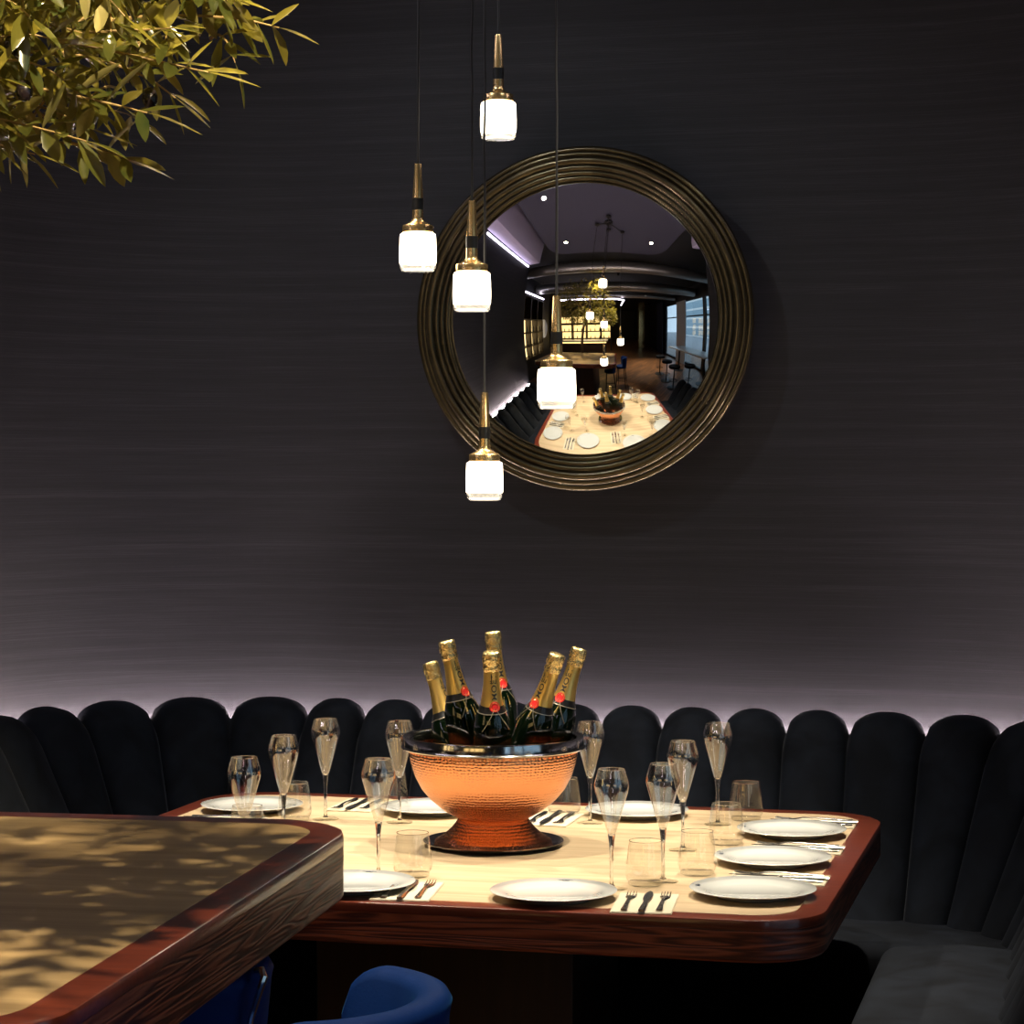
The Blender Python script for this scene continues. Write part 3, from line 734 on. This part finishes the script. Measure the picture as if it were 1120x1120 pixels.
# ------------------------------------------------------------------ olive tree
def olive_tree():
    rnd = random.Random(11)
    root = empty('olive_tree', (-2.35, 1.72, 0))
    tag(root, 'olive tree with dark green and golden leaves overhanging the bar table at top left', 'tree')
    O = Vector((-2.35, 1.72, 0))
    trunk = [Vector(p)-O for p in ((-2.35, 1.72, .55), (-2.33, 1.76, 1.0), (-2.28, 1.9, 1.5), (-2.18, 2.15, 1.95), (-2.05, 2.4, 2.25))]
    MB().tube(trunk, [.06, .052, .046, .042, .034], 12).build('trunk', M['trunk'], root)
    tb = MB(); lf = MB()
    hub = Vector((-2.05, 2.4, 2.25))
    C = Vector((-1.85, 2.83, 2.68))
    def leaf(p, d, up, L, W):
        d = d.normalized(); side = d.cross(up)
        if side.length < 1e-3: side = d.orthogonal()
        side.normalize(); nn = side.cross(d).normalized()
        bend = rnd.uniform(-.12, .18)*L
        rows = [(0, .06, 0), (.18, .55, .02), (.42, 1.0, .25), (.68, .86, .55), (.88, .45, .85), (1, .02, 1)]
        vs = []; fs = []
        for t, w, b in rows:
            c = p + d*L*t - nn*bend*b
            vs += [c - side*W*w + nn*W*.35*w, c, c + side*W*w + nn*W*.35*w]
        for i in range(len(rows)-1):
            for k in (0, 1):
                fs.append((i*3+k, i*3+k+1, (i+1)*3+k+1, (i+1)*3+k))
        lf.add([v - O for v in vs], fs)
    def twig(a, b, nl, r0=.0026, dense=1.0):
        a = Vector(a); b = Vector(b); m = (a+b)/2 + Vector((rnd.uniform(-.03, .03), rnd.uniform(-.03, .03), rnd.uniform(0, .04)))
        pts = []
        for k in range(7):
            t = k/6; pts.append(a*(1-t)**2 + m*2*t*(1-t) + b*t*t)
        tb.tube([p-O for p in pts], [r0*(1-.6*k/6) for k in range(7)], 5)
        ang = rnd.uniform(0, PI)
        for j in range(nl):
            t = .12 + .88*(j+.5)/nl
            p = a*(1-t)**2 + m*2*t*(1-t) + b*t*t
            d = (2*(1-t)*(m-a) + 2*t*(b-m)).normalized()
            ax = d.orthogonal().normalized()
            ang += PI/2 + rnd.uniform(-.5, .5)
            for s in (0, PI):
                if rnd.random() > dense: continue
                q = Matrix.Rotation(ang + s, 3, d) @ ax
                ld = (d*rnd.uniform(.35, .95) + q*rnd.uniform(.7, 1.1) + Vector((0, 0, rnd.uniform(-.35, .2))))
                leaf(p, ld, Vector((rnd.uniform(-.6, .6), rnd.uniform(-.6, .6), 1)), rnd.uniform(.042, .074), rnd.uniform(.0066, .0108))
        leaf(b, (b-m), Vector((0, 0, 1)), rnd.uniform(.05, .075), .008)
    # limbs
    limbs = []
    for (e, n) in (((-1.30, 2.85, 2.28), 1), ((-1.38, 2.70, 2.14), 1), ((-1.45, 2.95, 2.42), 1), ((-1.7, 3.2, 2.9), 1), ((-2.2, 3.2, 2.75), 1), ((-2.4, 2.6, 2.85), 1), ((-1.95, 2.75, 3.1), 1), ((-1.55, 2.45, 2.5), 1)):
        e = Vector(e); md = hub.lerp(e, .5) + Vector((rnd.uniform(-.05, .05), rnd.uniform(-.05, .05), .06))
        pts = [hub.lerp(md, k/4)if k < 4 else md for k in range(5)] + [md.lerp(e, k/4) for k in range(1, 5)]
        tb.tube([p-O for p in pts], [.016 - .0013*k for k in range(9)], 7)
        limbs += pts[3:]
    # explicit outer sprays (right and lower fringe)
    for a, b, n in (((-1.27, 2.86, 2.22), (-1.045, 2.935, 2.215), 8), ((-1.27, 2.80, 2.25), (-1.07, 2.84, 2.235), 9), ((-1.28, 2.76, 2.18), (-1.075, 2.76, 2.130), 9),
                    ((-1.34, 2.78, 2.17), (-1.155, 2.85, 2.115), 8), ((-1.34, 2.70, 2.12), (-1.135, 2.71, 2.075), 9), ((-1.38, 2.66, 2.08), (-1.175, 2.62, 2.030), 8),
                    ((-1.43, 2.70, 2.07), (-1.27, 2.68, 2.025), 7), ((-1.48, 2.75, 2.09), (-1.35, 2.75, 2.045), 7), ((-1.40, 2.62, 2.14), (-1.26, 2.57, 2.10), 7), ((-1.35, 2.9, 2.30), (-1.16, 2.99, 2.27), 8),
                    ((-1.30, 2.72, 2.24), (-1.14, 2.68, 2.22), 8), ((-1.36, 2.62, 2.2), (-1.22, 2.56, 2.17), 7), ((-1.26, 2.85, 2.28), (-1.10, 2.88, 2.30), 7), ((-1.42, 2.8, 2.12), (-1.27, 2.83, 2.08), 7)):
        twig(a, b, n)
    # dense lower right part of the crown
    n_ = 0
    while n_ < 150:
        c = Vector((rnd.uniform(-1.62, -1.12), rnd.uniform(2.5, 3.05), rnd.uniform(2.04, 2.5)))
        lim = 2.06 + max(0, c.x + 1.33)*.75
        if c.z < lim: continue
        n_ += 1
        d = Vector((rnd.uniform(-.3, 1), rnd.uniform(-.8, .8), rnd.uniform(-.7, .5))).normalized()
        e = c + d*rnd.uniform(.08, .16)
        if e.x > -1.10: e.x = -1.10 + (e.x+1.10)*.15
        if e.z < lim - .02: e.z = lim - .02
        twig(c, e, rnd.randint(4, 6), .0020, .95)
    for k in range(620):
        while True:
            u = Vector((rnd.uniform(-1, 1), rnd.uniform(-1, 1), rnd.uniform(-1, 1)))
            if .3 < u.length < 1: break
        c = Vector((-2.05, 2.85, 2.72)) + Vector((u.x*.85, u.y*.70, u.z*.62))
        if c.z < 2.10 + max(0, .8*(c.x+1.45)): continue
        d = (u.normalized()*.7 + Vector((rnd.uniform(-.7, .7), rnd.uniform(-.7, .7), rnd.uniform(-.6, .4)))).normalized()
        e = c + d*rnd.uniform(.10, .20)
        if e.x > -1.16: e.x = -1.16 + (e.x+1.16)*.2
        if e.z < 2.06: e.z = 2.06
        twig(c, e, rnd.randint(4, 7), .0022, .92)
    tb.build('branches', M['twig'], root)['kind'] = 'stuff'
    lf.build('foliage', M['leaf'], root, angle=180, recalc=False)['kind'] = 'stuff'
    for p in ((-1.165, 2.79, 2.106), (-1.395, 2.62, 2.045), (-1.30, 2.68, 2.16), (-1.245, 2.60, 2.09)):
        q = Vector(p)-O
        MB().lathe([(0, -.0135), (.006, -.0115), (.0095, -.005), (.010, .002), (.0075, .0095), (.003, .0130), (0, .0138)], 14, Matrix.Translation(q)).build('olive', M['olive'], root, angle=180)
    pl = tag(MB().lathe([(0, 0), (.19, 0), (.20, .01), (.26, .54), (.26, .57), (.235, .57), (.23, .53), (0, .53)], 40).build('planter', M['terracotta'], angle=40), 'round grey planter holding the olive tree beside the bar table', 'planter')
    pl.location = (-2.35, 1.72, 0)
olive_tree()

# ------------------------------------------------------------------ the rest of the restaurant (seen in the mirror)
def downlight(x, y, lab):
    root = empty('downlight', (x, y, 3.5)); tag(root, lab, 'light', 'recessed downlights in the ceiling raft')
    MB().lathe([(.030, -.002), (.045, -.004), (.048, -.001), (.030, .0)], 28).build('trim_ring', M['black_metal'], root)
    MB().lathe([(0, -.0015), (.030, -.0015), (.030, -.0005), (0, -.0005)], 28).build('lens', M['dl'], root)
DL = [(-2.206, 6.03), (-2.16, 4.90), (-.65, 4.92), (-.66, 6.03)]
for (x, y), lb_ in zip(DL, ('bright downlight at the upper left in the mirror', 'small downlight left of the pendant cords in the mirror', 'small downlight right of the pendant cords in the mirror', 'downlight hidden by the right edge of the mirror frame')):
    downlight(x, y, lb_)
for (p, lb_) in (((-3.13, 4.5, 6.05), 'glowing lilac cove strip on the left wall, seen in the mirror'),):
    o = MB().box(-3.145, -3.13, 4.5, 6.0, 3.30, 3.33).build('cove_light', M['led_cove'], angle=0); tag(o, lb_, 'light')
o = MB().box(.235, .25, 5.3, 6.0, 3.30, 3.33).build('cove_light', M['led_cove'], angle=0); tag(o, 'glowing lilac cove strip on the right wall, seen in the mirror', 'light')
# lit bottle cabinet
cab = empty('bottle_cabinet', (-4.5, 2.1, 0)); tag(cab, 'tall dark cabinet with glowing amber shelves, reflected at the left of the mirror', 'cabinet')
cm = MB()
for y in (-.8, -.27, .27, .8): cm.box(.0, .30, y-.025, y+.025, .9, 3.1)
for z in (.9, 1.33, 1.80, 2.27, 3.07): cm.box(.0, .30, -.8, .8, z, z+.04)
cm.build('cabinet_frame', M['pedestal'], cab, angle=0)
for i, y in enumerate((-.535, 0, .535)):
    for z0, z1 in ((.94, 1.33), (1.37, 1.80), (1.84, 2.27)):
        MB().box(.005, .02, y-.24, y+.24, z0, z1).build('lit_back', M['shelf_light'], cab, angle=0)
    MB().box(.005, .02, y-.24, y+.24, 2.31, 3.07).build('amber_panel', M['brass'], cab, angle=0)
pb = None; k = 0
ROW = {0: 'lowest', 1: 'middle', 2: 'upper'}
for r_, z in enumerate((.94, 1.37, 1.84)):
    for y in (-.66, -.41, -.12, .12, .41, .66):
        if pb is None:
            pb = MB().lathe([(0, 0), (.036, 0), (.038, .01), (.038, .17), (.03, .2), (.013, .235), (.013, .29), (0, .29)], 14).build('shelf_bottle', M['bottle'])
            o = pb
        else: o = pb.copy(); COL.objects.link(o)
        o.location = (-4.33, 2.1+y, z); tag(o, 'dark bottle on the %s lit shelf of the amber cabinet' % ROW[r_], 'bottle', 'bottles on the %s cabinet shelf' % ROW[r_])
def linear_light(pts, rods, lab):
    root = empty('linear_light', (pts[0][0], pts[0][1], 3.22)); tag(root, lab, 'light')
    L = [(x-pts[0][0], y-pts[0][1], 0) for x, y in pts]
    MB().tube(L, .03, 8).build('light_tube', M['led_cove'], root)
    for x, y in rods:
        MB().tube([(x-pts[0][0], y-pts[0][1], .03), (x-pts[0][0], y-pts[0][1], .73)], .006, 6).build('hanging_rod', M['black_metal'], root)
linear_light([(-4.25, 3.4), (-4.25, 1.2)], [(-4.25, 3.2), (-4.25, 1.4)], 'white light tube above the amber bottle cabinet, in the mirror')
linear_light([(-4.0, .6), (-.9, .6), (-.55, .3), (-.5, -1.5)], [(-3.8, .6), (-1.0, .6), (-.5, -1.4)], 'long bent white light tube under the black ceiling behind the tree, in the mirror')
# round plaque on the left wall
pq = empty('wall_plaque', (-4.49, .62, 1.92)); tag(pq, 'round white plaque on the dark wall, reflected beside the front pendant lamp', 'plaque')
RY = Matrix.Rotation(PI/2, 4, 'Y')
MB().lathe([(0, .02), (.40, .02), (.42, .03), (.44, .02), (.44, 0), (0, 0)], 40, RY).build('plaque_disc', M['white_top'], pq)
MB().lathe([(.44, 0), (.44, .035), (.47, .035), (.47, 0)], 40, RY).build('plaque_rim', M['black_metal'], pq)
# bar with back shelves
bar = empty('bar_counter', (-2.9, -1.9, 0)); tag(bar, 'bar counter with warm lit front, behind the olive tree in the mirror', 'bar')
MB().box(-1.9, 1.5, -.35, .35, 0, 1.06, .01).build('counter_body', M['pedestal'], bar)
MB().box(-2.0, 1.6, -.42, .42, 1.06, 1.12, .01).build('counter_top', M['white_top'], bar)
MB().box(-1.9, 1.5, .36, .38, .95, 1.03).build('counter_light', M['bar_light'], bar, angle=0)
bb = empty('back_bar', (-3.0, -4.6, 0)); tag(bb, 'tall back bar with glowing golden bays behind the bar counter', 'shelf')
cm = MB()
for x in (-2.4, -1.2, 0, 1.2, 2.0): cm.box(x-.05, x+.05, 0, .35, 0, 2.9)
for z in (.9, 1.5, 2.1, 2.85): cm.box(-2.4, 2.0, 0, .35, z, z+.05)
cm.build('bar_shelving', M['pedestal'], bb, angle=0)
for x in (-1.8, -.6, .6, 1.6):
    for z in (1.25, 1.82, 2.48):
        MB().box(x-(.5 if x < 1.2 else .33), x+(.5 if x < 1.2 else .33), .01, .03, z-.24, z+.24).build('lit_bay', M['bar_light'], bb, angle=0)
k = 0
for z, nm in ((.95, 'lower'), (1.55, 'middle')):
    for i in range(12):
        o = pb.copy(); COL.objects.link(o); o.location = (-5.25 + i*.37, -4.42, z)
        tag(o, 'dark bottle on the %s shelf of the golden back bar' % nm, 'bottle', 'bottles on the %s back bar shelf' % nm)
# counter by the window, round bar stools
wc = empty('window_counter', (1.75, 2.45, 0)); tag(wc, 'long white topped high counter along the street window, in the mirror', 'counter')
MB().box(-.36, .36, -1.3, 1.3, 1.02, 1.06, .008).build('counter_top', M['white_top'], wc)
for y in (-.9, .9):
    MB().tube([(0, y, .02), (0, y, 1.02)], .04, 12).build('leg', M['black_metal'], wc)
    MB().lathe([(0, 0), (.22, 0), (.22, .015), (0, .02)], 28, Matrix.Translation((0, y, 0))).build('foot', M['black_metal'], wc)
def round_stool():
    root = empty('round_stool')
    MB().lathe([(0, .70), (.17, .70), (.185, .715), (.185, .765), (.17, .785), (0, .79)], 32).build('seat', M['velvet'], root)
    MB().lathe([(.02, .02), (.02, .70)], 14).build('post', M['black_metal'], root)
    MB().lathe([(0, 0), (.20, 0), (.20, .012), (.03, .03), (0, .03)], 32).build('base', M['black_metal'], root)
    MB().tube([(.13*math.cos(2*PI*k/24), .13*math.sin(2*PI*k/24), .28) for k in range(25)], .009, 6).build('foot_ring', M['black_metal'], root)
    MB().box(-.13, .13, -.008, .008, .275, .285).build('ring_spoke', M['black_metal'], root)
    return root
rs = round_stool()
for i, (p, lb_) in enumerate((((.76, 1.72), 'round black bar stool farthest along the white window counter'), ((.70, 2.55), 'round black bar stool in the middle of the window counter row'), ((.66, 3.22), 'round black bar stool of the window counter row nearest the booth'), ((1.16, 3.35), 'round black bar stool close against the white window counter'))):
    o = rs if i == 0 else dup(rs)
    o.location = (p[0], p[1], 0); tag(o, lb_, 'stool', 'round stools at the window counter')
def curtain(name, x, y0, y1, z0, z1, m, lab, amp=.04, n=60):
    r0 = []; r1 = []
    A = []; B = []
    for k in range(n+1):
        y = y0 + (y1-y0)*k/n; d = amp*math.sin(k*2*PI/7)
        A.append((x+d, y)); B.append((x+d+.008, y))
    out = A + B[::-1]
    o = MB().loops([[(a, b, z0) for a, b in out], [(a, b, z1) for a, b in out]]).build(name, m, angle=60)
    return tag(o, lab, 'curtain')
curtain('curtain', 2.45, -.1, .9, .03, 3.3, M['fabric_white'], 'sheer white curtain at the street window, in the mirror')
curtain('curtain', 2.40, -3.2, -2.0, .03, 3.6, M['dark_curtain'], 'dark navy curtain beyond the street window, in the mirror')
for i, (y, z, r) in enumerate(((3.4, 3.62, .16), (1.6, 3.55, .2), (-.4, 3.6, .14))):
    o = MB().tube([(-4.4, y, z), (2.5, y, z)], r, 20).build('ceiling_duct', M['duct'])
    tag(o, ('galvanised air duct nearest the ceiling raft, in the mirror', 'thickest galvanised air duct across the black ceiling, in the mirror', 'thin galvanised air duct deepest in the room, in the mirror')[i], 'duct', 'air ducts under the black ceiling')
cl = MB().box(1.4, 1.9, -5.4, -4.9, 0, 3.95).build('trim_1', M['brass'], angle=0); struct(cl)

# ------------------------------------------------------------------ lights
def spot(name, loc, tgt, power, ang, blend, rad, col):
    l = bpy.data.lights.new(name, 'SPOT'); l.energy = power; l.spot_size = math.radians(ang); l.spot_blend = blend
    l.shadow_soft_size = rad; l.color = col
    o = bpy.data.objects.new(name, l); COL.objects.link(o); o.location = loc
    d = Vector(tgt) - Vector(loc); o.rotation_euler = d.to_track_quat('-Z', 'Y').to_euler()
    return o
WARM = (1, .88, .70)
TG = [(-1.75, 5.6, .75), (-1.7, 5.2, .75), (-1.15, 5.2, .75), (-1.15, 5.6, .75)]
for i, ((x, y), t) in enumerate(zip(DL, TG)):
    spot('spot_downlight', (x, y, 3.47), t, 315, 54, 1.0, .03, WARM)
for i, (x, y) in enumerate(DL[1:3]):
    spot('wash_downlight', (x, y, 3.47), (-1.45 + (x+1.45)*.3, 6.87, 1.6), (44, 14)[i], 80, 1.0, .03, (.90, .95, 1))
spot('tree_spot', (-1.75, 2.75, 3.74), (-1.7, 2.9, 1.07), 460, 60, .5, .02, (1, .78, .46))
spot('tree_front_spot', (-1.02, 2.4, 3.74), (-1.45, 2.97, 1.07), 360, 46, .7, .018, (1, .80, .50))
spot('tree_side_spot', (.5, .7, 3.74), (-1.30, 2.75, 2.22), 1300, 19, .5, .03, (1, .82, .52))
spot('bar_fill', (-2.2, -.8, 3.74), (-2.4, -1.9, 1.0), 420, 90, 1, .05, (1, .78, .45))  # added fill to brighten the bar in the reflection
spot('floor_fill', (.7, -.2, 3.74), (.5, .4, 0), 900, 62, 1, .05, (1, .85, .65))  # extra lamp put in to lift the reflected floor
spot('plaque_fill', (-3.4, .7, 3.74), (-4.5, .7, 1.9), 120, 50, 1, .05, (1, .9, .75))  # unseen lamp added to brighten the dim plaque
FIX = {'tree_spot': 'black ceiling spotlight straight above the olive tree crown', 'tree_front_spot': 'black ceiling spotlight above the bar table corner', 'tree_side_spot': 'black ceiling spotlight aimed sideways at the olive tree',
       'bar_fill': 'black can of the added fill light over the bar counter', 'floor_fill': 'black can of the added fill light over the open wooden floor', 'plaque_fill': 'black can of the added fill light aimed at the round wall plaque'}
for k, lb_ in FIX.items():  # cans over bar, floor and plaque are added along with their fill lights
    L_ = bpy.data.objects[k]; d = L_.rotation_euler.to_matrix() @ Vector((0, 0, 1))
    root = empty('ceiling_spotlight', L_.location); tag(root, lb_, 'light', 'black spotlights under the open ceiling')
    Q = d.to_track_quat('Z', 'Y').to_matrix().to_4x4()
    MB().lathe([(.036, .0), (.040, .0), (.040, .12), (.02, .13), (0, .13)], 20, Q).build('lamp_can', M['black_metal'], root)
    MB().tube([d*.125, Vector((d.x*.125, d.y*.125, 3.95 - L_.location.z))], .010, 8).build('bracket', M['black_metal'], root)
w = bpy.data.worlds.new('World'); SC.world = w; w.use_nodes = True
bg = w.node_tree.nodes['Background']; bg.inputs['Color'].default_value = (.62, .80, 1, 1); bg.inputs['Strength'].default_value = 1.35

# ------------------------------------------------------------------ camera
cam = bpy.data.cameras.new('camera'); cam.sensor_width = 36; cam.lens = 36*2600/1120; cam.shift_y = -.05
co = bpy.data.objects.new('camera', cam); COL.objects.link(co); co.location = (0, 0, 1.65); co.rotation_euler = (PI/2, 0, math.radians(14))
cam.clip_start = .05; cam.clip_end = 200
SC.camera = co
SC.view_settings.view_transform = 'Standard'; SC.view_settings.look = 'None'; SC.view_settings.gamma = 1
SC.view_settings.exposure = 0; SC.view_settings.use_curve_mapping = False
SC.cycles.use_denoising = True
SC.cycles.caustics_reflective = False; SC.cycles.caustics_refractive = False
SC.cycles.sample_clamp_indirect = 6; SC.cycles.max_bounces = 10; SC.cycles.transparent_max_bounces = 24; SC.cycles.glossy_bounces = 6
